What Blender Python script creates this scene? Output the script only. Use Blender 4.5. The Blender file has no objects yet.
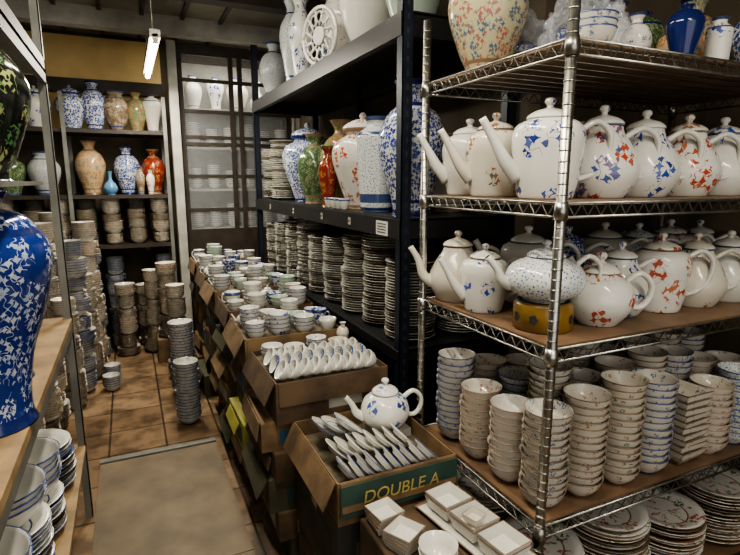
import bpy, math, random, bmesh
from mathutils import Matrix, Vector, noise
random.seed(7)
R=random.uniform
S=bpy.context.scene
COL=S.collection
# ------------------------------------------------------------ materials
def nt(name):
    m=bpy.data.materials.new(name); m.use_nodes=True
    n=m.node_tree; b=n.nodes['Principled BSDF']; return m,n,b
def simple(name,c,rough=.6,metal=0,noise=.0,nscale=8,c2=None,bump=0):
    m,n,b=nt(name)
    b.inputs['Roughness'].default_value=rough; b.inputs['Metallic'].default_value=metal
    tc=n.nodes.new('ShaderNodeTexCoord'); no=n.nodes.new('ShaderNodeTexNoise')
    no.inputs['Scale'].default_value=nscale; no.inputs['Detail'].default_value=5
    n.links.new(tc.outputs['Object'],no.inputs['Vector'])
    r=n.nodes.new('ShaderNodeValToRGB'); c2=c2 or tuple(x*(1-noise) for x in c)
    r.color_ramp.elements[0].position=.35; r.color_ramp.elements[1].position=.65
    r.color_ramp.elements[0].color=(*c2,1); r.color_ramp.elements[1].color=(*c,1)
    n.links.new(no.outputs['Fac'],r.inputs['Fac']); n.links.new(r.outputs['Color'],b.inputs['Base Color'])
    if bump:
        bu=n.nodes.new('ShaderNodeBump'); bu.inputs['Strength'].default_value=bump; bu.inputs['Distance'].default_value=.01
        n.links.new(no.outputs['Fac'],bu.inputs['Height']); n.links.new(bu.outputs['Normal'],b.inputs['Normal'])
    return m
def math_(n,op,a,b=None,clamp=False):
    x=n.nodes.new('ShaderNodeMath'); x.operation=op; x.use_clamp=clamp
    for i,v in enumerate((a,b)):
        if v is None: continue
        if isinstance(v,(int,float)): x.inputs[i].default_value=v
        else: n.links.new(v,x.inputs[i])
    return x.outputs[0]
def porc(name,base,c1,c2=None,scale=1.,cover=.38,vine=True,rough=.14,fine=4.5,pt=.42,gate=0.,vw=.014,reach=.1,star=0):
    c2=c2 or c1
    m,n,b=nt(name)
    tc=n.nodes.new('ShaderNodeTexCoord'); oi=n.nodes.new('ShaderNodeObjectInfo')
    off=math_(n,'MULTIPLY',oi.outputs['Random'],37.)
    ad=n.nodes.new('ShaderNodeVectorMath'); ad.operation='ADD'
    n.links.new(tc.outputs['UV'],ad.inputs[0]); n.links.new(off,ad.inputs[1])
    V=ad.outputs[0]
    def vor(s,rnd=1.,vec=None):
        v=n.nodes.new('ShaderNodeTexVoronoi'); v.voronoi_dimensions='2D'; v.inputs['Scale'].default_value=s; v.inputs['Randomness'].default_value=rnd
        n.links.new(vec or V,v.inputs['Vector']); return v
    def noi(s,d=2,out='Fac'):
        v=n.nodes.new('ShaderNodeTexNoise'); v.noise_dimensions='2D'; v.inputs['Scale'].default_value=s; v.inputs['Detail'].default_value=d
        n.links.new(V,v.inputs['Vector']); return v.outputs[out]
    v1=vor(scale,.75)
    if star:
        sc=n.nodes.new('ShaderNodeVectorMath'); sc.operation='SCALE'; sc.inputs[3].default_value=.22/scale
        n.links.new(noi(scale*2.2,1,'Color'),sc.inputs[0])
        a2=n.nodes.new('ShaderNodeVectorMath'); a2.operation='ADD'; n.links.new(V,a2.inputs[0]); n.links.new(sc.outputs[0],a2.inputs[1])
        v2=vor(scale*fine,1.,a2.outputs[0]); v2.distance='MINKOWSKI'; v2.inputs['Exponent'].default_value=.62
    else: v2=vor(scale*fine)
    N=noi(scale*3,3); N2=noi(scale*1.8,1)
    sep=n.nodes.new('ShaderNodeSeparateColor'); n.links.new(v1.outputs['Color'],sep.inputs[0])
    sep2=n.nodes.new('ShaderNodeSeparateColor'); n.links.new(v2.outputs['Color'],sep2.inputs[0])
    dist=math_(n,'ADD',v1.outputs['Distance'],math_(n,'MULTIPLY',math_(n,'SUBTRACT',N,.5),.7))
    on=math_(n,'GREATER_THAN',sep.outputs[2],gate)
    region=math_(n,'MULTIPLY',math_(n,'LESS_THAN',dist,cover),on)
    pet=math_(n,'LESS_THAN',v2.outputs['Distance'],pt)
    mask=math_(n,'MULTIPLY',region,pet)
    if vine:
        ln=math_(n,'LESS_THAN',math_(n,'ABSOLUTE',math_(n,'SUBTRACT',N2,.5)),vw)
        ln=math_(n,'MULTIPLY',math_(n,'MULTIPLY',ln,on),math_(n,'LESS_THAN',v1.outputs['Distance'],cover+reach))
        mask=math_(n,'MAXIMUM',mask,ln)
    sel=math_(n,'GREATER_THAN',math_(n,'ADD',math_(n,'MULTIPLY',sep.outputs[0],.6),math_(n,'MULTIPLY',sep2.outputs[0],.4)),.5)
    def mix(f,a,bb):
        x=n.nodes.new('ShaderNodeMix'); x.data_type='RGBA'
        n.links.new(f,x.inputs[0])
        for i,v in ((6,a),(7,bb)):
            if isinstance(v,tuple): x.inputs[i].default_value=(*v,1)
            else: n.links.new(v,x.inputs[i])
        return x.outputs[2]
    col=mix(sel,c1,c2)
    lite=tuple(min(1,.5*x+.25*y) for x,y in zip(c1,base))
    col=mix(math_(n,'MULTIPLY',sep2.outputs[1],.5),col,lite)
    out=mix(mask,base,col)
    n.links.new(out,b.inputs['Base Color']); b.inputs['Roughness'].default_value=rough
    return m
BL=(.01,.025,.2); MB_=(.02,.07,.34); RED=(.42,.05,.015)
W=(.66,.645,.59)
WC=(.6,.56,.47)
M={}
M['white']=simple('glazed_white',W,.16,noise=.08)
M['cream']=simple('glazed_cream',WC,.22,noise=.1)
M['celadon']=simple('glazed_celadon',(.42,.5,.42),.15,noise=.1)
M['blue']=simple('cobalt_glaze',(.012,.022,.12),.12,noise=.3)
M['ltblue']=simple('sky_glaze',(.12,.3,.5),.15,noise=.3)
M['bflower']=porc('blue_flower_porcelain',W,MB_,BL,1.25,.31,gate=.3,fine=3.2,pt=.66,star=1,vw=.008)
M['rflower']=porc('red_fish_porcelain',W,RED,(.45,.14,.04),1.25,.36,gate=.22,fine=3.4,pt=.68,star=1,vw=.008)
M['rbflower']=porc('red_blue_porcelain',W,RED,(.04,.1,.3),1.25,.36,gate=.2,fine=3.4,pt=.68,star=1,vw=.008)
M['cflower']=porc('cream_flower_porcelain',WC,(.32,.12,.04),(.05,.14,.12),1.5,.3,gate=.4,fine=3.4,pt=.66,star=1,vw=.008)
M['bdense']=porc('dense_blue_porcelain',(.6,.62,.6),BL,MB_,2.0,.62,True,.13,3.2,.8,star=1)
M['bdark']=porc('white_on_cobalt_porcelain',(.012,.03,.17),(.5,.55,.62),(.35,.42,.55),1.7,.5,True,.1,3.2,.55,star=1,vw=.014,gate=.1)
M['bdots']=porc('rice_pattern_porcelain',(.6,.62,.58),(.2,.28,.45),MB_,3.2,1.0,False,.15,2.5,.22)
M['bsmall']=porc('small_blue_porcelain',(.61,.58,.51),(.06,.1,.28),(.12,.16,.26),3.4,.28,True,gate=.35,vw=.008,fine=3.4,pt=.65,star=1)
M['rsmall']=porc('small_red_porcelain',(.61,.57,.49),(.36,.12,.07),(.12,.16,.2),3.4,.27,True,gate=.4,vw=.008,fine=3.4,pt=.62,star=1)
M['gsmall']=porc('small_green_porcelain',(.61,.57,.49),(.12,.2,.1),(.36,.12,.06),3.4,.24,True,gate=.45,vw=.008)
M['plflower']=porc('floral_plate_porcelain',(.62,.61,.56),(.4,.05,.04),(.08,.2,.08),1.5,.34,True,gate=.2,vw=.01,fine=3.4,pt=.7,star=1)
M['famille']=porc('famille_rose_porcelain',(.42,.39,.24),(.33,.12,.1),(.06,.13,.2),2.2,.5,True,fine=3,pt=.7,star=1)
M['fam2']=porc('famille_verte_porcelain',(.14,.19,.1),(.45,.3,.12),(.35,.07,.04),2,.5,True)
M['black']=porc('black_famille_porcelain',(.01,.012,.01),(.3,.33,.14),(.06,.16,.06),1.6,.4,True,star=1,pt=.6,fine=3.2,gate=.2)
M['orange']=porc('orange_porcelain',(.5,.36,.2),(.42,.16,.05),(.1,.2,.22),2,.4,True)
M['redv']=porc('oxblood_porcelain',(.2,.025,.015),(.45,.27,.08),(.05,.03,.03),2,.35,True)
M['greend']=porc('green_scroll_porcelain',(.07,.13,.06),(.35,.36,.2),(.02,.07,.03),2.8,.6,True)
M['brownv']=porc('brown_porcelain',(.22,.16,.1),(.45,.4,.3),(.1,.05,.03),2.4,.5,True)
M['plate']=simple('dusty_plate_glaze',(.53,.51,.45),.3,noise=.35,nscale=30)
M['plateg']=simple('grey_plate_glaze',(.34,.33,.29),.35,noise=.35,nscale=30)
M['plated']=simple('brown_plate_edge',(.12,.09,.06),.4,noise=.35,nscale=30)
M['rim']=simple('blue_rim',(.06,.09,.22),.2,noise=.3)
M['rimb']=simple('brown_rim',(.24,.16,.1),.3,noise=.3)
M['rimp']=simple('pink_rim',(.42,.27,.2),.3,noise=.3)
M['dark']=simple('dark_hole',(.02,.02,.02),.8)
M['brass']=simple('brass_glaze',(.24,.14,.03),.3,noise=.4)
M['chrome']=simple('zinc_chrome',(.48,.47,.43),.32,1,noise=.4,nscale=40)
M['board']=simple('brown_shelf_board',(.23,.14,.08),.5,noise=.5,nscale=6)
M['ply']=simple('plywood_edge',(.36,.24,.12),.6,noise=.45,nscale=10)
M['navy']=simple('navy_steel',(.012,.018,.035),.4,.2,noise=.4,nscale=12)
M['beam']=simple('black_beam',(.014,.014,.015),.4,noise=.4,nscale=12)
M['steel']=simple('grey_steel',(.2,.2,.18),.5,.4,noise=.3)
M['card']=simple('cardboard',(.2,.125,.062),.85,noise=.6,nscale=9)
M['card2']=simple('cardboard_dark',(.11,.068,.036),.85,noise=.6,nscale=8)
M['card3']=simple('cardboard_olive',(.08,.075,.04),.8,noise=.5,nscale=5)
M['cardblk']=simple('printed_black_card',(.025,.024,.02),.6,noise=.4)
M['cardgrn']=simple('printed_green_card',(.03,.07,.055),.7,noise=.5)
M['cardyel']=simple('printed_yellow_card',(.36,.34,.07),.7,noise=.3)
M['cardblu']=simple('printed_blue_card',(.04,.12,.2),.7,noise=.3)
M['cardwht']=simple('printed_white_card',(.36,.35,.3),.7,noise=.35)
M['tape']=simple('packing_tape',(.32,.23,.12),.25,noise=.2)
M['paper']=simple('newsprint',(.15,.12,.08),.9,noise=.6,nscale=20)
M['wood']=simple('dark_wood',(.04,.027,.017),.55,noise=.5,nscale=10)
M['grey']=simple('grey_ceiling',(.25,.23,.18),.8,noise=.35,nscale=3)
M['ochre']=simple('ochre_board',(.85,.6,.26),.7,noise=.25,nscale=3)
M['wall']=simple('dingy_wall',(.11,.085,.055),.85,noise=.4,nscale=3)
M['offw']=simple('old_white_paint',(.43,.41,.36),.6,noise=.3)
M['mat']=simple('floor_sheet_mat',(.17,.125,.075),.6,noise=.4,nscale=5)
M['ink']=simple('print_ink',(.4,.3,.09),.7)
def emis(name,c,s):
    m,n,b=nt(name); b.inputs['Emission Color'].default_value=(*c,1); b.inputs['Emission Strength'].default_value=s; b.inputs['Base Color'].default_value=(*c,1); return m
M['tube']=emis('fluorescent_tube',(1,.97,.86),28)
def glassy(name,f,rough,tint=(1,1,1)):
    m,n,b=nt(name); o=n.nodes['Material Output']
    tr=n.nodes.new('ShaderNodeBsdfTransparent'); tr.inputs[0].default_value=(*tint,1)
    mx=n.nodes.new('ShaderNodeMixShader'); mx.inputs[0].default_value=f
    b.inputs['Base Color'].default_value=(.6,.62,.64,1); b.inputs['Roughness'].default_value=rough
    n.links.new(tr.outputs[0],mx.inputs[1]); n.links.new(b.outputs[0],mx.inputs[2]); n.links.new(mx.outputs[0],o.inputs[0]); return m
M['glass']=glassy('window_glass',.12,.06)
M['bag']=glassy('clear_plastic_bag',.2,.1,(.96,.97,1))
def tiles():
    m,n,b=nt('stone_tiles'); tc=n.nodes.new('ShaderNodeTexCoord'); br=n.nodes.new('ShaderNodeTexBrick')
    br.inputs['Scale'].default_value=1; br.inputs['Brick Width'].default_value=.3; br.inputs['Row Height'].default_value=.3
    br.inputs['Mortar Size'].default_value=.006; br.offset=0
    br.inputs['Color1'].default_value=(.18,.115,.065,1); br.inputs['Color2'].default_value=(.29,.195,.115,1); br.inputs['Mortar'].default_value=(.05,.033,.02,1)
    no=n.nodes.new('ShaderNodeTexNoise'); no.inputs['Scale'].default_value=9; no.inputs['Detail'].default_value=6
    mx=n.nodes.new('ShaderNodeMix'); mx.data_type='RGBA'; mx.blend_type='MULTIPLY'; mx.inputs[0].default_value=.85
    n.links.new(tc.outputs['Object'],br.inputs['Vector']); n.links.new(tc.outputs['Object'],no.inputs['Vector'])
    rr=n.nodes.new('ShaderNodeValToRGB'); rr.color_ramp.elements[0].color=(.3,.3,.3,1); rr.color_ramp.elements[0].position=.38; rr.color_ramp.elements[1].position=.6
    n.links.new(no.outputs['Fac'],rr.inputs[0])
    n.links.new(br.outputs['Color'],mx.inputs[6]); n.links.new(rr.outputs['Color'],mx.inputs[7]); n.links.new(mx.outputs[2],b.inputs['Base Color'])
    b.inputs['Roughness'].default_value=.3; return m
M['tiles']=tiles()
# ------------------------------------------------------------ mesh builder
def spl(P,n=4):
    out=[]
    for i in range(len(P)-1):
        p0=P[max(i-1,0)];p1=P[i];p2=P[i+1];p3=P[min(i+2,len(P)-1)]
        for k in range(n):
            t=k/n
            out.append(tuple(.5*((2*b)+(c-a)*t+(2*a-5*b+4*c-d)*t*t+(-a+3*b-3*c+d)*t**3) for a,b,c,d in zip(p0,p1,p2,p3)))
    out.append(tuple(P[-1])); return out
I4=Matrix.Identity(4)
def T(x,y,z): return Matrix.Translation((x,y,z))
def RX(a): return Matrix.Rotation(math.radians(a),4,'X')
def RY(a): return Matrix.Rotation(math.radians(a),4,'Y')
def RZ(a): return Matrix.Rotation(math.radians(a),4,'Z')
class B:
    def __init__(s): s.v=[];s.f=[];s.m=[];s.u=[];s.s=[]
    def lathe(s,prof,seg=20,X=I4,sm=True,mi=0,a0=0,mm_=None):
        rm=max(p[0] for p in prof); arc=0; prev=None; rings=[]
        for k,p in enumerate(prof):
            if prev: arc+=math.hypot(p[0]-prev[0],p[1]-prev[1])
            prev=p; base=len(s.v)
            if abs(p[0])<1e-5: s.v.append(X@Vector((0,0,p[1]))); rings.append((base,1,arc))
            else:
                for i in range(seg):
                    a=a0+2*math.pi*i/seg; s.v.append(X@Vector((p[0]*math.cos(a),p[0]*math.sin(a),p[1])))
                rings.append((base,seg,arc))
        U=2*math.pi*rm/.1
        for k in range(len(rings)-1):
            b0,n0,a0_=rings[k]; b1,n1,a1_=rings[k+1]
            mm=prof[k][2] if len(prof[k])>2 else mi
            if mm_ is not None: mm=mm_.get(mm,mm)
            if n0==1 and n1==1: continue
            for i in range(seg):
                j=(i+1)%seg; u0=U*i/seg;u1=U*(i+1)/seg;v0=a0_/.1;v1=a1_/.1
                if n0==1: f=[b0,b1+j,b1+i];uv=[(u0,v0),(u1,v1),(u0,v1)]
                elif n1==1: f=[b0+i,b0+j,b1];uv=[(u0,v0),(u1,v0),(u0,v1)]
                else: f=[b0+i,b0+j,b1+j,b1+i];uv=[(u0,v0),(u1,v0),(u1,v1),(u0,v1)]
                s.f.append(f);s.m.append(mm);s.u.append(uv);s.s.append(sm)
    def tube(s,path,rad,seg=8,X=I4,mi=0,cap=True,capm=None,flat=1.):
        P=[Vector(p) for p in path]; n=len(P)
        if isinstance(rad,(int,float)): rad=[rad]*n
        t=(P[1]-P[0]).normalized(); up=Vector((0,0,1)) if abs(t.z)<.9 else Vector((0,1,0))
        nr=(up-t*up.dot(t)).normalized(); st=len(s.v)
        for i in range(n):
            t=(P[min(i+1,n-1)]-P[max(i-1,0)]).normalized()
            nr=(nr-t*nr.dot(t)).normalized(); bn=t.cross(nr)
            for k in range(seg):
                a=2*math.pi*k/seg; s.v.append(X@(P[i]+nr*math.cos(a)*rad[i]+bn*math.sin(a)*rad[i]*flat))
        for i in range(n-1):
            for k in range(seg):
                j=(k+1)%seg; s.f.append([st+i*seg+k,st+i*seg+j,st+(i+1)*seg+j,st+(i+1)*seg+k]); s.m.append(mi)
                s.u.append([(k/seg*1.2,i*.25),((k+1)/seg*1.2,i*.25),((k+1)/seg*1.2,i*.25+.25),(k/seg*1.2,i*.25+.25)]); s.s.append(True)
        if cap:
            s.f.append([st+k for k in range(seg)][::-1]); s.m.append(mi); s.u.append([(0,0)]*seg); s.s.append(False)
            s.f.append([st+(n-1)*seg+k for k in range(seg)]); s.m.append(mi if capm is None else capm); s.u.append([(0,0)]*seg); s.s.append(False)
    def box(s,c,d,mi=0,X=I4):
        st=len(s.v); hx,hy,hz=d[0]/2,d[1]/2,d[2]/2
        for x,y,z in ((-1,-1,-1),(1,-1,-1),(1,1,-1),(-1,1,-1),(-1,-1,1),(1,-1,1),(1,1,1),(-1,1,1)):
            s.v.append(X@Vector((c[0]+x*hx,c[1]+y*hy,c[2]+z*hz)))
        for f in ((3,2,1,0),(4,5,6,7),(0,1,5,4),(1,2,6,5),(2,3,7,6),(3,0,4,7)):
            s.f.append([st+i for i in f]);s.m.append(mi);s.u.append([(0,0),(1,0),(1,1),(0,1)]);s.s.append(False)
    def bb(s,x0,x1,y0,y1,z0,z1,mi=0,X=I4): s.box(((x0+x1)/2,(y0+y1)/2,(z0+z1)/2),(x1-x0,y1-y0,z1-z0),mi,X)
    def mesh(s,name,mats):
        me=bpy.data.meshes.new(name); me.from_pydata([tuple(v) for v in s.v],[],s.f)
        for m in mats: me.materials.append(M[m])
        me.polygons.foreach_set('material_index',s.m); me.polygons.foreach_set('use_smooth',s.s)
        ul=me.uv_layers.new(name='UVMap'); fl=[c for f in s.u for uv in f for c in uv]; ul.data.foreach_set('uv',fl)
        me.update(); return me
def add(name,me,x=0,y=0,z=0,rz=0,sc=1,parent=None):
    o=bpy.data.objects.new(name,me); COL.objects.link(o); o.location=(x,y,z); o.rotation_euler=(0,0,math.radians(rz))
    o.scale=(sc,sc,sc) if not isinstance(sc,tuple) else sc
    if parent: o.parent=parent
    return o
# ------------------------------------------------------------ wares
def bowlprof(r,h,inner=True,band=1):
    p=[(0,.003,0),(.38*r,.003,0),(.4*r,0,0),(.45*r,0,band),(.45*r,.1*h,0),(.68*r,.3*h,0),(.88*r,.62*h,0),(.97*r,.93*h,band),(r,h,band),(.97*r,h,0)]
    p+= [(.93*r,.9*h,0),(.84*r,.64*h,0),(.62*r,.34*h,0),(.3*r,.17*h,0),(0,.15*h,0)] if inner else [(.9*r,.8*h,0)]
    return p
def bowl_stack(r,h,n,mats,pitch=.3,seg=20,sq=False):
    b=B()
    for i in range(n):
        X=T(R(-.003,.003),R(-.003,.003),i*h*pitch)@RZ(R(-4,4) if sq else R(0,360))@RX(R(-1.5,1.5))
        if sq: b.lathe(bowlprof(r*1.3,h,i==n-1),4,X,False,a0=math.pi/4)
        else: b.lathe(bowlprof(r,h,i==n-1),seg,X)
    return b.mesh('bowl_stack',mats)
def plateprof(r,h,inner=True):
    p=[(0,.002,0),(.5*r,.002,0),(.52*r,0,0),(.57*r,0,0),(.6*r,.005,0),(.85*r,h*.7,0),(r,h,1),(r*.995,h+.003,0)]
    p+=[(.8*r,h*.62+.003,0),(.62*r,.008,1),(.58*r,.007,0),(.3*r,.006,2),(0,.006,0)] if inner else [(.8*r,h*.6,0)]
    return p
def plate_stack(r,h,n,mats,pitch=.0085,seg=22,jit=.004):
    b=B(); dx=dy=0; rr=r
    for i in range(n):
        if i%9==0: dx,dy=R(-.007,.007),R(-.007,.007); rr=r*R(.94,1)
        c=random.random(); mp={0:0,1:1} if c<.6 else ({0:3,1:3} if c<.8 else {0:1,1:0})
        if i==n-1: mp={}
        b.lathe(plateprof(rr,h,i==n-1),seg,T(dx+R(-jit,jit),dy+R(-jit,jit),i*pitch)@RZ(R(0,360)),mm_=mp)
    return b.mesh('plate_stack',mats+['plated'])
def mixed_stack(r,H,seed,seg=18):
    random.seed(seed); b=B(); z=0
    while z<H:
        rr=r*R(.72,1); n=random.randint(4,9); kind=random.random()<.6
        dx,dy=R(-.008,.008),R(-.008,.008); c=random.choice((0,0,1,2,3))
        for i in range(n):
            X=T(dx+R(-.003,.003),dy+R(-.003,.003),z)@RZ(R(0,360))@RX(R(-1,1))
            if kind: b.lathe(bowlprof(rr,rr*.62,i==n-1,4),seg,X,mm_={0:c}); z+=rr*.62*.32
            else: b.lathe(plateprof(rr,.022,i==n-1),seg,X,mm_={0:c,1:4,2:c}); z+=.0125
        z+=rr*.62*.4 if kind else .01
    return b.mesh('dish_stack',['plate','bsmall','rsmall','plateg',random.choice(('rim','rimb'))])
VP={
'baluster':[(.16,0),(.15,.04),(.17,.15),(.24,.38),(.265,.58),(.2,.75),(.1,.84),(.09,.9),(.13,.975),(.145,1)],
'meiping':[(.16,0),(.145,.08),(.17,.3),(.25,.6),(.265,.76),(.19,.89),(.085,.93),(.085,.965),(.11,1)],
'bottle':[(.17,0),(.17,.03),(.25,.15),(.28,.3),(.2,.48),(.09,.62),(.065,.82),(.1,1)],
'gourd':[(.16,0),(.25,.13),(.27,.28),(.18,.47),(.1,.55),(.16,.68),(.165,.77),(.08,.88),(.065,.94),(.09,1)],
'cyl':[(.17,0),(.17,.03),(.19,.1),(.22,.7),(.21,.82),(.12,.9),(.11,.95),(.155,1)],
'slim':[(.12,0),(.1,.05),(.11,.2),(.16,.5),(.15,.68),(.08,.82),(.07,.9),(.12,1)],
'urn':[(.19,0),(.17,.05),(.24,.2),(.34,.5),(.33,.68),(.22,.84),(.17,.9),(.23,1)],
}
JAR=[(.19,0),(.18,.04),(.26,.28),(.33,.52),(.3,.68),(.18,.76),(.18,.79)]
def vase(kind,H,mats):
    b=B()
    def bands(P):
        out=[]
        for r,z in P:
            f=z/H; mi=1 if (f<.035 or .955<f or .80<f<.835 or .09<f<.11) else 0
            out.append((max(r,0.0005),z,mi))
        return out
    if kind=='jar':
        P=bands(spl([(r*H,z*H) for r,z in JAR],4)); b.lathe([(0,.003,0),(.17*H,.003,0)]+P,28)
        L=spl([(.2*H,.79*H),(.215*H,.83*H),(.19*H,.87*H),(.1*H,.92*H),(.03*H,.93*H),(.04*H,.965*H),(.02*H,.995*H)],3)
        b.lathe([(.17*H,.79*H,1)]+[(r,z,1 if i<3 else 0) for i,(r,z) in enumerate(L)]+[(0,H,1)],28)
    else:
        P=bands(spl([(r*H,z*H) for r,z in VP[kind]],5)); rt=P[-1][0]
        b.lathe([(0,.003,0),(P[0][0]*.9,.003,0)]+P+[(rt*.92,H*1.0,0),(rt*.62,H*.95,0),(rt*.58,H*.9,0),(0,H*.85,0)],28)
    return b.mesh('vase',mats)
def teapot(style,mat,rim='rim'):
    b=B()
    if style=='tall':
        body=[(.06,0),(.065,.008),(.074,.05),(.08,.1),(.083,.14),(.074,.168),(.05,.182)]; zl=.182; rl=.05
        sp=[(-.066,0,.05),(-.098,0,.085),(-.128,0,.135),(-.158,0,.185)]; sr=[.023,.017,.012,.009]
        hd=[(.076,0,.158),(.115,0,.178),(.147,0,.15),(.144,0,.1),(.115,0,.06),(.072,0,.045)]
    elif style=='pear':
        body=[(.06,0),(.066,.006),(.088,.045),(.09,.08),(.07,.125),(.05,.155),(.044,.175)]; zl=.175; rl=.046
        sp=[(-.08,0,.06),(-.11,0,.08),(-.128,0,.13),(-.155,0,.175)]; sr=[.022,.016,.011,.009]
        hd=[(.055,0,.145),(.1,0,.17),(.14,0,.145),(.14,0,.09),(.115,0,.055),(.085,0,.05)]
    elif style=='squat':
        body=[(.06,0),(.065,.006),(.1,.03),(.112,.065),(.095,.1),(.06,.118),(.05,.124)]; zl=.124; rl=.052
        sp=[(-.098,0,.045),(-.125,0,.06),(-.14,0,.09),(-.17,0,.125)]; sr=[.02,.015,.011,.009]
        hd=[(.09,0,.1),(.125,0,.125),(.158,0,.1),(.158,0,.06),(.135,0,.035),(.103,0,.04)]
    else:
        body=[(.045,0),(.05,.006),(.073,.035),(.08,.065),(.068,.1),(.045,.118),(.04,.122)]; zl=.122; rl=.042
        sp=[(-.07,0,.045),(-.095,0,.06),(-.11,0,.09),(-.132,0,.12)]; sr=[.018,.013,.009,.008]
        hd=[(.062,0,.1),(.095,0,.12),(.122,0,.095),(.12,0,.06),(.1,0,.038),(.073,0,.04)]
    P=spl(body,4); b.lathe([(0,.002,0),(body[0][0]*.9,.002,1)]+[(r,z,1 if i in(0,len(P)-2) else 0) for i,(r,z) in enumerate(P)]+[(rl*.8,zl,0)],28)
    L=spl([(rl+.002,zl+.001),(rl,zl+.008),(rl*.7,zl+.018),(rl*.25,zl+.025),(.007,zl+.03),(.013,zl+.039),(.01,zl+.047)],3)
    b.lathe([(rl*.8,zl,0)]+[(r,z,1 if i<1 else 0) for i,(r,z) in enumerate(L)]+[(0,zl+.05,0)],20)
    P=spl(sp,4); n=len(P); rr=[]
    for i in range(n):
        t=i/(n-1)*3; k=min(int(t),2); rr.append(sr[k]*(1-(t-k))+sr[k+1]*(t-k))
    b.tube(P,rr,10,mi=3,capm=2)
    b.tube(spl(hd,4),.0075,8,mi=3,flat=1.3)
    return b.mesh('teapot',[mat,rim,'dark','cream' if mat in('cflower','cream') else 'white'])
def cupprof(r,h): return [(0,.002,0),(.4*r,.002,0),(.45*r,0,0),(.5*r,0,0),(.55*r,.1*h,0),(.85*r,.4*h,0),(.97*r,.8*h,1),(r,h,1),(.95*r,h,0),(.82*r,.45*h,0),(.5*r,.14*h,0),(0,.1*h,0)]
# ------------------------------------------------------------ room shell
def solid(name,x0,x1,y0,y1,z0,z1,mat):
    b=B(); cx,cy,cz=(x0+x1)/2,(y0+y1)/2,(z0+z1)/2
    b.box((0,0,0),(x1-x0,y1-y0,z1-z0)); return add(name,b.mesh(name,[mat]),cx,cy,cz)
solid('floor',-1.1,2.5,-1.5,5.7,-.1,0,'tiles')
solid('floor_sheet',-.24,.36,1.92,2.9,0,.012,'mat')
solid('floor_sheet',-.24,.36,.2,1.915,0,.012,'mat')
solid('trim_threshold',-.24,.36,2.905,2.945,0,.02,'steel')
solid('ceiling',-1.1,2.5,-1.5,5.7,2.8,2.9,'grey')
solid('wall_left',-1.2,-1.1,-1.5,5.7,0,2.8,'wall')
solid('wall_right',2.4,2.5,-1.5,1.72,0,2.8,'wall')
solid('wall_divider',1.56,2.5,1.72,1.8,0,2.8,'wall')
solid('wall_inner',1.56,1.64,1.8,5.6,0,2.8,'wall')
solid('wall_back',-1.1,1.64,5.6,5.7,0,2.8,'wall')
solid('trim_board_upper',-1.1,.38,5.56,5.6,2.4,2.76,'ochre')
solid('trim_board_mid',-1.1,.38,5.57,5.6,1.95,2.27,'ochre')
solid('trim_beam_low',-1.1,.38,5.44,5.55,2.27,2.38,'wood')
solid('trim_beam_front',-1.1,1.56,3.9,4.02,2.7,2.8,'wood')
solid('trim_beam_mid',-1.1,1.56,4.75,4.87,2.66,2.8,'offw')
solid('trim_column',.39,.46,4.86,4.96,0,2.64,'offw')
for i in range(7): solid('trim_batten',-1.0+i*.3,-.97+i*.3,2.6,5.5,2.775,2.8,'wood')
# window partition
b=B(); y=4.95
b.bb(.47,1.56,y,y+.03,1.0,1.06); b.bb(.47,1.56,y,y+.03,2.56,2.64)
for x in (.47,.9,.98,1.42): b.bb(x,x+.04,y,y+.035,1.06,2.56)
for z in (1.22,1.52,1.8,1.86,2.08,2.34):
    b.bb(.5,1.56,y+.004,y+.028,z,z+.03)
b.bb(.5,1.55,y+.014,y+.018,1.05,2.57,1)
b.bb(.47,1.56,y,y+.03,0,1.0,0)
add('window_1',b.mesh('window_1',['wood','glass']))
b=B()
for z in (1.05,1.42,1.8,2.14): b.bb(.5,1.54,5.1,5.55,z-.02,z)
b.bb(.5,1.54,5.52,5.55,0,2.6)  # pale back panel, added to make the cabinet interior look brighter
for x in(.5,1.52): 
    for yy in (5.1,5.5): b.bb(x,x+.02,yy,yy+.02,0,2.6)
add('display_cabinet',b.mesh('display_cabinet',['offw']))
def tubelight(name,x,y0,y1,z,w,col=(1,.91,.75),lz=-.025):
    b=B(); b.bb(-.03,.03,y0,y1,.02,.06,1); b.tube([(0,y0+.02,0),(0,y1-.02,0)],.018,8,mi=0)
    b.box((0,y0+.01,.01),(.03,.02,.05),1); b.box((0,y1-.01,.01),(.03,.02,.05),1)
    for yy in (y0+.2,y1-.2): b.tube([(0,yy,.06),(0,yy,2.8-z)],.004,6,mi=1)
    o=add(name,b.mesh(name,['tube','offw']),x,0,z)
    L=bpy.data.lights.new(name+'_light','AREA'); L.shape='RECTANGLE'; L.size=.1; L.size_y=y1-y0; L.energy=w; L.color=col
    l=bpy.data.objects.new('tube_light',L); COL.objects.link(l); l.location=(0,(y0+y1)/2,lz); l.parent=o
tubelight('fluorescent_lamp',.22,3.45,4.65,2.3,46,(1,.93,.78))
tubelight('fluorescent_lamp',.2,.5,1.7,2.6,35)
tubelight('fluorescent_lamp',.9,-.9,.3,2.6,19)
tubelight('fluorescent_lamp',.5,2.1,3.3,2.68,12)
L=bpy.data.lights.new('cabinet_fill','AREA'); L.shape='RECTANGLE'; L.size=.9; L.size_y=.06; L.energy=9; L.color=(1,.96,.85)  # added fill light, no fixture: brightens the cabinet interior behind the panes
l=bpy.data.objects.new('cabinet_fill',L); COL.objects.link(l); l.location=(1.0,5.04,2.5); l.rotation_euler=(math.radians(25),0,0)
L=bpy.data.lights.new('shopfront_daylight','AREA'); L.shape='RECTANGLE'; L.size=2.6; L.size_y=2; L.energy=27; L.color=(1,.97,.9)
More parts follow.
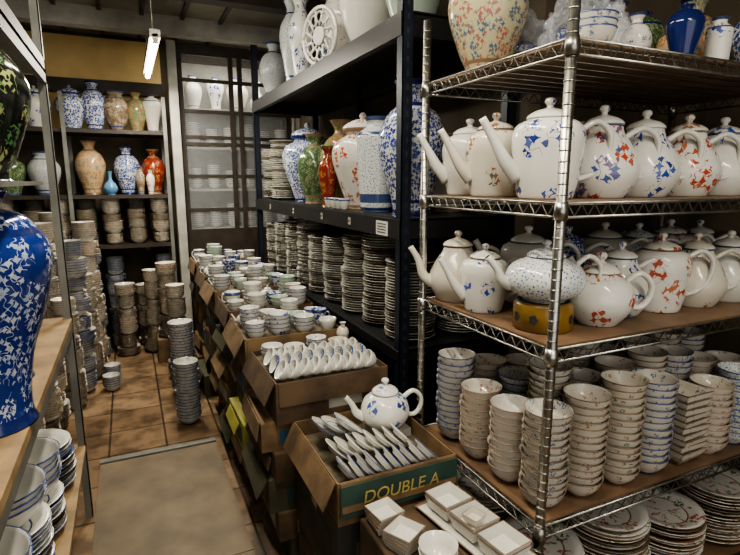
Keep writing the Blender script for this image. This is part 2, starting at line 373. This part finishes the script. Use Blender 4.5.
l=bpy.data.objects.new('shopfront_daylight',L); COL.objects.link(l); l.location=(.4,-1.4,1.7); l.rotation_euler=(math.radians(90),0,0)
w=bpy.data.worlds.new('World'); S.world=w; w.use_nodes=True
w.node_tree.nodes['Background'].inputs[0].default_value=(1,.97,.9,1); w.node_tree.nodes['Background'].inputs[1].default_value=.25
# ------------------------------------------------------------ chrome wire rack
x0,x1,y0,y1=.95,2.2,.955,1.6
b=B()
for x in (x0,x1):
    for y in (y0,y1):
        b.tube([(x,y,.0),(x,y,2.02)],.0135,12)
        z=.06
        while z<2.0:
            b.tube([(x,y,z),(x,y,z+.003)],.0145,12); z+=.026
SH=(.16,.57,1.075,1.445,1.82)
for z in SH:
    for x in (x0,x1):
        for y in (y0,y1): b.tube([(x,y,z-.04),(x,y,z+.004)],[.0185,.016],12)
    for (a,c) in (((x0,y0),(x1,y0)),((x0,y1),(x1,y1)),((x0,y0),(x0,y1)),((x1,y0),(x1,y1))):
        b.tube([(*a,z),(*c,z)],.0035,6); b.tube([(*a,z-.034),(*c,z-.034)],.0035,6)
        Ln=math.hypot(c[0]-a[0],c[1]-a[1]); n=int(Ln/.022); pts=[]
        for i in range(n+1):
            t=i/n; pts.append((a[0]+(c[0]-a[0])*t,a[1]+(c[1]-a[1])*t,z-(.002 if i%2 else .032)))
        b.tube(pts,.0022,5)
    for i in range(10):
        yy=y0+(y1-y0)*(i+.5)/10; b.tube([(x0,yy,z-.006),(x1,yy,z-.006)],.002,5)
    b.bb(x0+.012,x1-.012,y0+.012,y1-.012,z-.003,z+.004,1)
rack=add('wire_shelving_rack',b.mesh('wire_shelving_rack',['chrome','board']))
Z=[z+.0045 for z in SH]
def pot(style,mat,x,y,z,rz=-25,rim='rim',sc=1): return add('teapot',teapot(style,mat,rim),x,y,z,rz,sc)
zz=Z[3]
pot('tall','bflower',1.06,1.13,zz,-22,'white',sc=1.17)
pot('tall','cflower',1.05,1.345,zz,-20,'rimb',1.1)
pot('tall','white',1.07,1.51,zz,-20,'white',1.1)
pot('pear','rbflower',1.265,1.13,zz,-22,sc=1.17)
pot('pear','bflower',1.455,1.14,zz,-30,'white',sc=1.16)
pot('pear','rflower',1.64,1.13,zz,-30,'rimb',sc=1.14)
pot('pear','bflower',1.82,1.13,zz,-30,sc=1.14)
for i,m in enumerate(['bdots','rflower','cream','bflower','rflower','bdense']):
    pot('tall' if i%2 else 'pear',m,1.29+i*.185,1.41,zz,-35,'rimb',sc=1.1)
zz=Z[2]
b=B(); b.lathe([(.078,0,0),(.084,.003,0),(.084,.07,0),(.078,.078,0),(.074,.082,1),(.06,.082,1),(.055,.02,1),(0,.02,1)],32)
for k in range(9):
    a=k*40+10
    for q in range(5): b.lathe([(0,0,1),(.006,0,1)],10,RZ(a+5*math.cos(q*1.257))@T(.0848,0,.038+.009*math.sin(q*1.257))@RY(90))
add('teapot_warmer',b.mesh('teapot_warmer',['brass','dark']),1.07,1.12,zz,0)
pot('squat','bdots',1.07,1.12,zz+.0825,-22,'rim')
pot('tall','bflower',1.04,1.36,zz,-20,'rimb',sc=.95)
pot('pear','cream',1.05,1.53,zz,-20,'rimb',sc=1.1)
pot('round','rflower',1.255,1.09,zz,-26,'rimb',1.25)
pot('pear','bflower',1.41,1.15,zz,-30,sc=1.03)
pot('tall','rflower',1.57,1.13,zz,-30,'rimb',1.1)
pot('pear','cflower',1.75,1.13,zz,-30,sc=1.1)
pot('pear','white',1.93,1.13,zz,-30,sc=1.1)
for i,m in enumerate(['white','bdense','cream','bdots','rflower','bflower']):
    pot('pear' if i%2 else 'tall',m,1.26+i*.185,1.41,zz,-35,sc=1.15)
zz=Z[1]
BM=[['bsmall','rimb'],['rsmall','rimp'],['rsmall','rimb'],['bdots','rim'],['gsmall','rimb'],['white','rimp'],['bsmall','rim']]
bst=[bowl_stack(.068,.06,n,BM[i%7],.36,22,i==9) for i,n in enumerate((12,10,13,11,14,10,13,15,11,10))]
for r in range(4):
    for c in range(8):
        x=1.025+c*.147+R(-.003,.003); y=1.03+r*.149+R(-.003,.003)
        k=(r*5+c*2)%9
        if r==0 and c==4: k=9
        add('bowl_stack',bst[k],x,y,zz,R(-6,6) if k==9 else R(0,360),1.0)
zz=Z[0]
pst=[plate_stack(.14,.022,n,['plate','rimb','plflower'],.012,28) for n in (16,19,13)]
for me in pst: me.materials[0]=M['plflower']
for r in range(2):
    for c in range(4):
        add('plate_stack',pst[(r+c)%3],1.11+c*.29,1.11+r*.32,zz,R(0,360))
zz=Z[4]
def V(kind,H,mats,x,y,z,name='vase',rz=None): return add(name,vase(kind,H,mats),x,y,z,R(0,360) if rz is None else rz)
V('urn',.36,['famille','rimb'],1.08,1.45,zz)
V('baluster',.3,['cflower','blue'],1.66,1.47,zz)
V('meiping',.2,['blue','blue'],1.60,1.15,zz)
V('baluster',.17,['bsmall','rim'],1.45,1.2,zz)
V('cyl',.17,['bflower','rim'],1.72,1.12,zz)
V('jar',.24,['orange','blue'],1.80,1.3,zz,'ginger_jar')
V('urn',.26,['bdense','rim'],1.95,1.12,zz)
V('baluster',.36,['famille','blue'],2.05,1.44,zz)
V('bottle',.33,['bdense','rim'],1.46,1.46,zz)
V('meiping',.3,['greend','blue'],1.84,1.5,zz)
add('bowl_stack',bowl_stack(.06,.055,3,['bsmall','rim']),1.12,1.06,zz)
def bagmesh(seed,sx,sy,sz):
    bag=bpy.data.meshes.new('bag')
    bm=bmesh.new(); bmesh.ops.create_icosphere(bm,subdivisions=5,radius=1)
    off=Vector((seed*3.1,seed*1.7,seed))
    for v in bm.verts:
        p=v.co.copy(); n=noise.noise(p*1.8+off)*.3+abs(noise.noise(p*4+off))*.45+abs(noise.noise(p*9+off))*.15
        v.co=p*(1+n); v.co.x*=sx; v.co.y*=sy; v.co.z*=sz
        if v.co.z<-.07: v.co.z=-.07
    bm.to_mesh(bag); bm.free(); bag.materials.append(M['bag'])
    for p in bag.polygons: p.use_smooth=False
    return bag
for (x,y,s) in ((1.25,1.22,1),(1.27,1.47,2)):
    bg=add('plastic_bag',bagmesh(s,.12,.085,.12),x,y,zz+.0705,10)
    cm=B()
    for dx,dy in ((-.05,-.02),(.03,-.02),(-.01,.045)):
        for k in range(3): cm.lathe(cupprof(.035,.05),16,T(dx,dy,-.065+k*.03))
    add('wrapped_cups',cm.mesh('wrapped_cups',['bdense','blue']),0,0,0,parent=bg)
# ------------------------------------------------------------ black steel rack
b=B(); X0,X1,Y0,Y1=.98,1.53,1.83,4.4
for x in (X0,X1-.045):
    for y in (Y0,(Y0+Y1)/2+.3,Y1-.045):
        if x==X0 and Y0<y<4.2: continue
        b.bb(x,x+.045,y,y+.004,0,2.55,0); b.bb(x,x+.004,y,y+.045,0,2.55,0)
        z=.1
        while z<2.5: b.box((x+.024,y-.0006,z),(.01,.001,.022),2); z+=.05
for zt,bh in ((.8,.05),(1.35,.085),(2.125,.09)):
    for x in (X0-.004,X1-.03): b.bb(x,x+.034,Y0+.005,Y1-.005,zt-bh,zt-.006,1)
    for y in (Y0+.006,Y1-.035): b.bb(X0+.03,X1-.03,y,y+.03,zt-bh,zt-.006,1)
    b.bb(X0+.006,X1-.005,Y0+.006,Y1-.006,zt-.012,zt,1)
add('steel_storage_rack',b.mesh('steel_storage_rack',['navy','beam','dark']))
b=B(); b.box((0,0,0),(.002,.11,.06),0)
for k in range(4): b.box((-.0015,0,.018-k*.012),(.001,.08,.004),1)
add('price_label',b.mesh('price_label',['white','dark']),.9745,1.99,1.30)
b=B(); b.box((0,0,0),(.002,.03,.035),0); b.box((-.0015,0,0),(.001,.02,.006),1)
pl=b.mesh('price_label',['cardwht','dark'])
for y in (2.35,2.75,3.3,3.9): add('price_label',pl,.9745,y,1.305)
z=1.3505
V('baluster',.56,['bdense','blue'],1.14,2.03,z)
V('urn',.36,['cream','rimb'],1.41,2.14,z)
V('cyl',.44,['bdots','rim'],1.1,2.3,z)
V('jar',.50,['rflower','rimb'],1.16,2.6,z,'ginger_jar')
V('meiping',.42,['redv','blue'],1.42,2.42,z)
V('slim',.34,['redv','brass'],1.05,2.84,z)
V('baluster',.5,['fam2','rimb'],1.2,3.0,z)
V('baluster',.44,['greend','rimb'],1.13,3.3,z)
V('urn',.38,['brownv','rimb'],1.39,3.28,z)
V('jar',.55,['bdense','blue'],1.2,3.66,z,'ginger_jar')
V('gourd',.42,['bdense','rim'],1.41,2.82,z)
pk=[plate_stack(.115,.02,n,['plate','plateg','bsmall'],.0135,jit=.005) for n in (32,28,34,25)]
pg=[plate_stack(.125,.02,n,['plateg','plate','bsmall'],.0135,jit=.005) for n in (27,24,29,22)]
for i,(x,y) in enumerate([(1.12,3.96),(1.12,4.22),(1.38,3.95),(1.38,4.21)]): add('plate_stack',pk[i],x,y,z,R(0,360))
b=B()
for i in range(4):
    b.lathe(cupprof(.03,.055),16,T(0,-.072*i,0))
add('mug_row',b.mesh('mug_row',['white','rim']),1.012,2.72,1.3505)
z=.8005; k=0
for i in range(9):
    for x in (1.12,1.39):
        add('plate_stack',(pg+pk)[(k*3)%8],x,1.99+i*.272,z,R(0,360),.95); k+=1
z=2.1255
V('baluster',.42,['bdots','rim'],1.12,4.22,z)
V('slim',.56,['bdots','rim'],1.1,3.62,z)
V('slim',.5,['bflower','white'],1.08,3.38,z)
V('baluster',.6,['bsmall','rim'],1.3,3.12,z)
b=B()
for k in range(12):
    a=k*math.pi/6
    b.lathe([(.028,-.005,0),(.036,0,0),(.028,.005,0),(.02,0,0),(.028,-.005,0)],12,T(0,.1*math.cos(a),.17+.1*math.sin(a))@RY(90))
    b.tube([(0,.055*math.cos(a),.17+.055*math.sin(a)),(0,.14*math.cos(a+.3),.17+.14*math.sin(a+.3))],.006,6)
b.tube([(0,.15*math.cos(k*math.pi/14),.17+.15*math.sin(k*math.pi/14)) for k in range(29)],.011,8)
b.lathe([(0,0,0),(.06,0,0),(.05,.015,0),(.015,.03,0),(0,.03,0)],16)
b.lathe([(.05,-.008,0),(0,-.01,0)],16,T(0,0,.17)@RY(90)); b.lathe([(.05,.008,0),(0,.01,0)],16,T(0,0,.17)@RY(90))
add('openwork_plate',b.mesh('openwork_plate',['white']),1.05,2.95,z,18)
V('urn',.46,['white','white'],1.18,2.55,z)
V('baluster',.6,['celadon','celadon'],1.2,2.15,z)
V('baluster',.56,['bdense','blue'],1.385,3.5,z)
V('meiping',.56,['cream','rimb'],1.385,2.8,z)
# ------------------------------------------------------------ boxes
def closed_box(w,d,h,mat,extra=None,flap=False):
    b=B()
    b.bb(-w/2,w/2,-d/2,d/2,0,h-.003,0)
    b.bb(-w/2+.002,-.002,-d/2+.002,d/2-.002,h-.004,h,0); b.bb(.002,w/2-.002,-d/2+.002,d/2-.002,h-.004,h,0)
    b.bb(-.025,.025,-d/2-.001,-d/2,h*.6,h,1); b.bb(-w/2-.001,-w/2,-.025,.025,h*.55,h,1)
    if extra: b.bb(-w/2-.0015,-w/2-.0005,-d*.35,d*.2,h*.2,h*.75,2); b.bb(-w*.35,w*.2,-d/2-.0015,-d/2-.0005,h*.2,h*.7,2)
    b.box((-w/2-.0004,d*.28,h*.55),(.001,.08,.022),3)
    for q in range(3): b.box((-w/2-.0004,-d*.25,h*(.25+.12*q)),(.001,R(.04,.1),.006),3)
    if flap: b.box((0,0,-.04),(.004,d*R(.5,.94),R(.05,.08)),0,T(-w/2-.004,0,h)@RY(R(8,35))@RX(R(-4,4)))
    return b.mesh('cardboard_box',[mat,'tape',extra or mat,'dark'])
def open_box(w,d,h,mat,fill,fm=None):
    b=B(); t=.005
    b.bb(-w/2,w/2,-d/2,d/2,0,fill-.01,0)
    b.bb(-w/2+t,w/2-t,-d/2+t,d/2-t,fill-.01,fill,1)
    b.bb(-w/2,-w/2+t,-d/2,d/2,fill-.01,h); b.bb(w/2-t,w/2,-d/2,d/2,fill-.01,h)
    b.bb(-w/2+t,w/2-t,-d/2,-d/2+t,fill-.01,h); b.bb(-w/2+t,w/2-t,d/2-t,d/2,fill-.01,h)
    fl=.09
    b.box((0,0,-fl/2),(.004,d*.96,fl),0,T(-w/2-.004,0,h)@RY(R(8,30)))
    b.box((0,0,-fl/2),(w*.96,.004,fl),0,T(0,-d/2-.004,h)@RX(-R(3,8)))
    b.box((-w/2-.0005,d*.1,h*.5),(.001,.12,.05),2); b.box((w*.1,-d/2-.0005,(h)*.35),(.14,.001,.05),2)
    return b.mesh('cardboard_box',[mat,'paper',fm or 'dark'])
XC=.67
tops=[]; random.seed(11)
ycs=[(1.985,.45),(2.44,.44),(2.9,.44),(3.35,.42),(3.79,.42),(4.23,.42)]
H0=[.60,.64,.66,.68,.69,.72]
cm_=['card','card2','card2','card','card3','card2','cardblk']
ex=[None,None,'cardwht','cardgrn',None,'cardyel','cardblu',None,None]
for i,(yc,d) in enumerate(ycs):
    n=5; hs=[R(.75,1.25) for _ in range(n)]; f=(H0[i]-.0005*n)/sum(hs); z=.0005
    for j,h in enumerate(hs):
        h*=f; m=random.choice(cm_); e=random.choice(ex); fp=random.random()<.6
        if i==1 and j==2: m,e='cardyel','cardgrn'
        if i==2 and j==3: m,e='card','cardyel'
        if i==2 and j==1: m,e,fp='cardwht','cardblu',False
        if i==1 and j==0: m,e,fp='cardwht','cardblu',False
        add('cardboard_box',closed_box(R(.40,.5),d-R(.03,.1),h,m,e,fp),XC+R(-.05,.03),yc,z,R(-3,3)); z+=h+.0005
    hh=.165; fill=.14
    add('cardboard_box',open_box(.46,d-.035,hh,['card2','card'][i%2],fill,'cardwht'),XC-.01*(i%2),yc,z,R(-1.5,1.5))
    tops.append((yc,z+fill+.0005,z+hh))
add('cardboard_box',closed_box(.40,.42,.245,'card2','cardblk'),.695,1.505,.0005)
add('cardboard_box',closed_box(.41,.43,.245,'cardblk','card3'),.695,1.505,.246)
fb=add('cardboard_box',open_box(.41,.44,.14,'card',.08,'card2'),.695,1.505,.4915)
bb=B(); bb.box((0,0,0),(.40,.003,.1),1,T(0,-.2335,.085))
add('printed_panel',bb.mesh('printed_panel',['card','cardgrn']),parent=fb)
def text(s,size,loc,rot,parent,mat):
    c=bpy.data.curves.new('label_text','FONT'); c.body=s; c.size=size; c.extrude=.0005; c.align_x='CENTER'; c.shear=.15
    c.materials.append(M[mat]); o=bpy.data.objects.new('label_text',c); COL.objects.link(o); o.parent=parent; o.location=loc; o.rotation_euler=rot
text('DOUBLE A',.055,(0,-.2362,.068),(math.pi/2,0,0),fb,'ink')
text('A',.2,(.1,-.2292,-.2),(math.pi/2,0,0),fb,'ink')
zf=.4915+.0805
def edge_row(n,r,pitch,mats,prof='plate',tilt=68):
    b=B()
    for i in range(n):
        X=T(i*pitch,R(-.004,.004),r*.97)@RY(tilt+R(-6,6))@RZ(R(0,360))
        b.lathe(plateprof(r,.014) if prof=='plate' else (bowlprof(r,.05) if prof=='bowl' else cupprof(r,.042)),20,X)
    return b.mesh('dish_row',mats)
add('saucer_row',edge_row(10,.052,.031,['white','rim','bsmall'],tilt=52),.535,1.345,zf+.004)
add('saucer_row',edge_row(8,.055,.034,['white','white','bflower'],tilt=42),.55,1.46,zf+.004)
add('saucer_row',edge_row(3,.066,.04,['white','rim','bflower'],tilt=32),.565,1.595,zf+.004)
b=B(); b.bb(-.07,.07,-.06,.06,0,.03)
add('gift_box',b.mesh('gift_box',['cardwht']),.815,1.615,zf)
pot('round','bflower',.80,1.6,zf+.031,-12,sc=1.12)
yc,zf2,zt=tops[0]
for j,yy in enumerate((-.165,-.08,.005)):
    add('teacup_row',edge_row(9,.038,.044,['white','rim' if j==1 else 'white'],'cup',-62),.505,yc+yy,zf2+.002)
V('baluster',.11,['rsmall','rimb'],.865,yc+.19,zf2)
for i,x in enumerate((.51,.61,.71,.81)): add('bowl_stack',bowl_stack(.046,.042,(3,2,4,2)[i],[['white','rim'],['white','white'],['bsmall','rim'],['cream','rimb']][i]),x,yc+.12,zf2)
def scatter(yc,zf,seed):
    random.seed(seed)
    for i in range(4):
        for j in range(3):
            r=random.choice((.046,.05,.053)); m=random.choice([['bsmall','rim'],['white','rim'],['white','white'],['rsmall','rim'],['bdense','blue'],['white','white'],['bflower','rim'],['celadon','celadon']])
            x=.49+i*.116+R(-.004,.004); y=yc-.125+j*.12+R(-.004,.004)
            if random.random()<.6: add('bowl_stack',bowl_stack(r,r*.95,random.choice((2,3,4,5)),m,.4,18),x,y,zf,R(0,360))
            elif random.random()<.3: add('teapot',teapot('round',m[0]),x,y,zf,R(0,360),.5)
            else:
                b=B(); H=r*random.choice((1.2,1.7)); b.lathe(cupprof(r*.85,H),18)
                b.tube(spl([(r*.78,0,H*.8),(r*1.1,0,H*.75),(r*1.1,0,H*.4),(r*.68,0,H*.3)],3),.004,6)
                add('teacup',b.mesh('teacup',m),x,y,zf,R(0,360))
for i in range(1,6): scatter(tops[i][0],tops[i][1],20+i)
random.seed(5)
# dishes at front bottom
add('cardboard_box',closed_box(.37,.4,.25,'card',None),.735,1.06,.0005)
add('cardboard_box',closed_box(.37,.4,.27,'card2','cardwht'),.735,1.06,.251)
def sq(b,w,d,h,X=I4,mi=0):
    k=.7071; q=[(0,.002,mi),(.36,.002,mi),(.38,0,mi),(.4,0,mi),(.5,h,1),(.47,h,mi),(.38,.006,mi),(0,.006,mi)]
    b.lathe([(r*2*k if r else 0,z,m) for r,z,m in q],4,X@Matrix.Diagonal((w,d,1,1)),False,a0=math.pi/4)
zd=.5215
b=B(); sq(b,.14,.36,.014,I4)
add('serving_tray',b.mesh('serving_tray',['white','rimb']),.81,1.06,zd,8)
for i in range(3):
    b=B()
    for k in range(2): sq(b,.1,.1,.036,T(0,0,k*.013))
    add('square_dish_stack',b.mesh('square_dish',['white','rimb']),.81-.014*(i-1),.95+i*.11,zd+.0155,8)
b=B(); sq(b,.05,.05,.02)
add('square_dish_stack',b.mesh('square_dish',['rsmall','rimb']),.81,1.06,zd+.045,20)
b=B()
for k in range(4): sq(b,.085,.085,.026,T(0,0,k*.01)@RZ(k*3))
for i,(x,y) in enumerate(((.60,1.2),(.61,1.1))): add('square_dish_stack',b.mesh('square_dish',['white','rimb']),x,y,zd,20*i)
b=B()
for k in range(2): b.lathe(cupprof(.05,.06),22,T(0,0,k*.02))
add('teacup',b.mesh('teacup',['white','white']),.645,.985,zd)
# ------------------------------------------------------------ left rack
b=B(); lx0,lx1=-.78,-.25
for y in (.6,2.45):
    for x in (lx0,lx1-.03): b.bb(x,x+.03,y,y+.004,0,2.35,0); b.bb(x+.026,x+.03,y,y+.03,0,2.35,0)
b.bb(lx0,lx1,.6,2.48,.905,.93,1); b.bb(lx0,lx1-.001,.6,2.48,.87,.905,0)
b.bb(lx0,lx1,.6,2.48,.33,.35,1)
b.bb(lx0,lx1,.6,2.48,1.905,1.92,0); b.bb(lx1-.02,lx1,.6,2.48,1.87,1.96,0)
b.bb(lx0,-.2,.6,1.65,1.488,1.497,0)
b.bb(lx0,lx0+.03,1.62,1.65,0,1.49,0)
add('storage_rack',b.mesh('storage_rack',['steel','ply']))
def bigv(kind,H,fr,mats,x,y,z,rz=0):
    o=V(kind,H,mats,x,y,z,'vase',rz); o.scale=(fr,fr,1); return o
bigv('meiping',.55,1.12,['bdark','blue'],-.335,1.42,.9305)
bigv('baluster',.54,1.12,['bdense','blue'],-.385,1.75,.9305)
V('baluster',.42,['bdots','rim'],-.42,2.04,.9305)
V('bottle',.42,['rflower','rim'],-.43,2.3,.9305)
bigv('urn',.34,1.0,['black','black'],-.30,1.46,1.4975)
V('baluster',.3,['bdense','rim'],-.62,1.3,1.4975)
big=[plate_stack(.125,.03,n,['white','rim','bflower'],.013) for n in (9,13,16)]
bw=[bowl_stack(.12,.09,n,['white','rim'],.22,26) for n in (4,3,5)]
ps=(13,16,9,13)
for i,y in enumerate((1.3,1.58,1.86,2.14)):
    n=(1,2,0,1)[i]
    add('plate_stack',big[n],-.385,y,.3505,R(0,360))
    zt_=.3505+(ps[i]-1)*.013+.014
    if i<3: add('bowl_stack',bw[i],-.385,y,zt_,R(0,360))
for i,y in enumerate((1.44,1.72,2.0)): add('plate_stack',big[i%3],-.65,y,.3505)
# ------------------------------------------------------------ back shelf
b=B()
for z in (.945,1.375,1.916):
    b.bb(-1.05,.36,5.0,5.43,z-.03,z,0)
for x in (-1.05,-.44,.33):
    for y in (4.985,5.41): b.bb(x,x+.03,y,y+.03,0,2.2,1)
add('display_shelf',b.mesh('display_shelf',['wood','steel']))
items=[('jar',.36,['bdense','blue'],-.37),('baluster',.4,['bdense','blue'],-.2),('urn',.33,['brownv','rim'],-.03),('baluster',.33,['fam2','rimb'],.13),('meiping',.32,['cream','rim'],.26),('jar',.34,['bflower','blue'],-.62),('urn',.33,['bdense','blue'],-.87)]
for k,h,m,x in items: V(k,h,m,x,5.17,1.9165,'ginger_jar' if k=='jar' else 'vase')
items=[('baluster',.46,['orange','rimb'],-.27),('baluster',.42,['bdense','blue'],.02),('baluster',.4,['redv','rimb'],.24),('urn',.36,['bdots','rim'],-.62),('jar',.38,['greend','rim'],-.87)]
for k,h,m,x in items: V(k,h,m,x,5.25,1.3755)
V('bottle',.2,['ltblue','ltblue'],-.12,5.07,1.3755); V('slim',.22,['rflower','rimb'],.2,5.06,1.3755) ; V('slim',.24,['brownv','rim'],.12,5.07,1.3755)
ms=[mixed_stack(.095,h,100+i) for i,h in enumerate((.30,.34,.26,.32,.6,.75,.9,1.05,.5,.85))]
random.seed(9)
for i in range(7):
    for j in range(2): add('dish_stack',ms[(i*2+j)%4],-.92+i*.197,5.1+j*.21,.9455,R(0,360),.95)
FS=[(-.38,5.12,8),(-.15,5.12,9),(.08,5.12,4),(.26,5.12,9),(-.62,5.12,5),
    (-.32,4.85,6),(-.08,4.85,4),(.14,4.83,5),(-.56,4.85,7),(-.8,4.85,7),
    (-.32,4.58,7),(-.56,4.58,6),(-.8,4.6,7),(-.34,4.33,5),(-.58,4.32,7),(-.83,4.32,6),
    (-.38,4.06,6),(-.62,4.06,5),(-.86,4.05,7),(-.42,3.8,5),(-.66,3.8,7),(-.5,3.5,8),(-.78,3.5,6),(-.5,3.2,4),(-.76,3.2,5),(-.55,2.85,8),(-.8,2.85,5)]
for x,y,i in FS: add('dish_stack',ms[i],x,y,.0005,R(0,360),R(.95,1.08) if y<4.9 else .9)
add('cardboard_box',closed_box(.22,.2,.2,'card',None),.25,4.58,.0005)
add('dish_stack',ms[4],.25,4.58,.201)
add('bowl_stack',bowl_stack(.075,.06,18,['plate','rim'],.34,20),.25,3.25,.0005)
add('bowl_stack',bowl_stack(.085,.06,24,['bsmall','rim'],.34,20),.27,3.75,.0005)
add('dish_stack',ms[5],.28,4.1,.0005,0,.95)
add('bowl_stack',bowl_stack(.06,.05,6,['plate','rim'],.34,18),-.2,4.2,.0005)
add('bowl_stack',bowl_stack(.06,.05,5,['plate','rim'],.34,18),-.2,4.02,.0005)
wb=[bowl_stack(.07,.055,n,[m,'rim'],.36,18) for n,m in ((11,'white'),(8,'bsmall'),(9,'white'))]
for z in (1.05,1.42,1.8):
    for i in range(6): add('bowl_stack',wb[(i+int(z*10))%3],.61+i*.165,5.24,z+.0005,0,.9)
for i,(k,m) in enumerate((('baluster','white'),('meiping','bflower'),('urn','cream'),('bottle','bdots'),('baluster','bdense'))): V(k,.3,[m,'rim'],.63+i*.2,5.26,2.1405)
# ------------------------------------------------------------ camera
c=bpy.data.cameras.new('Camera'); c.lens=36*520/740; c.sensor_width=36; c.clip_start=.05
co=bpy.data.objects.new('Camera',c); COL.objects.link(co); co.location=(0,0,1.5); co.rotation_euler=(math.radians(90-10.6),0,math.radians(-24.8))
S.camera=co
try: S.view_settings.look='AgX - Medium High Contrast'
except Exception as e: print(e)
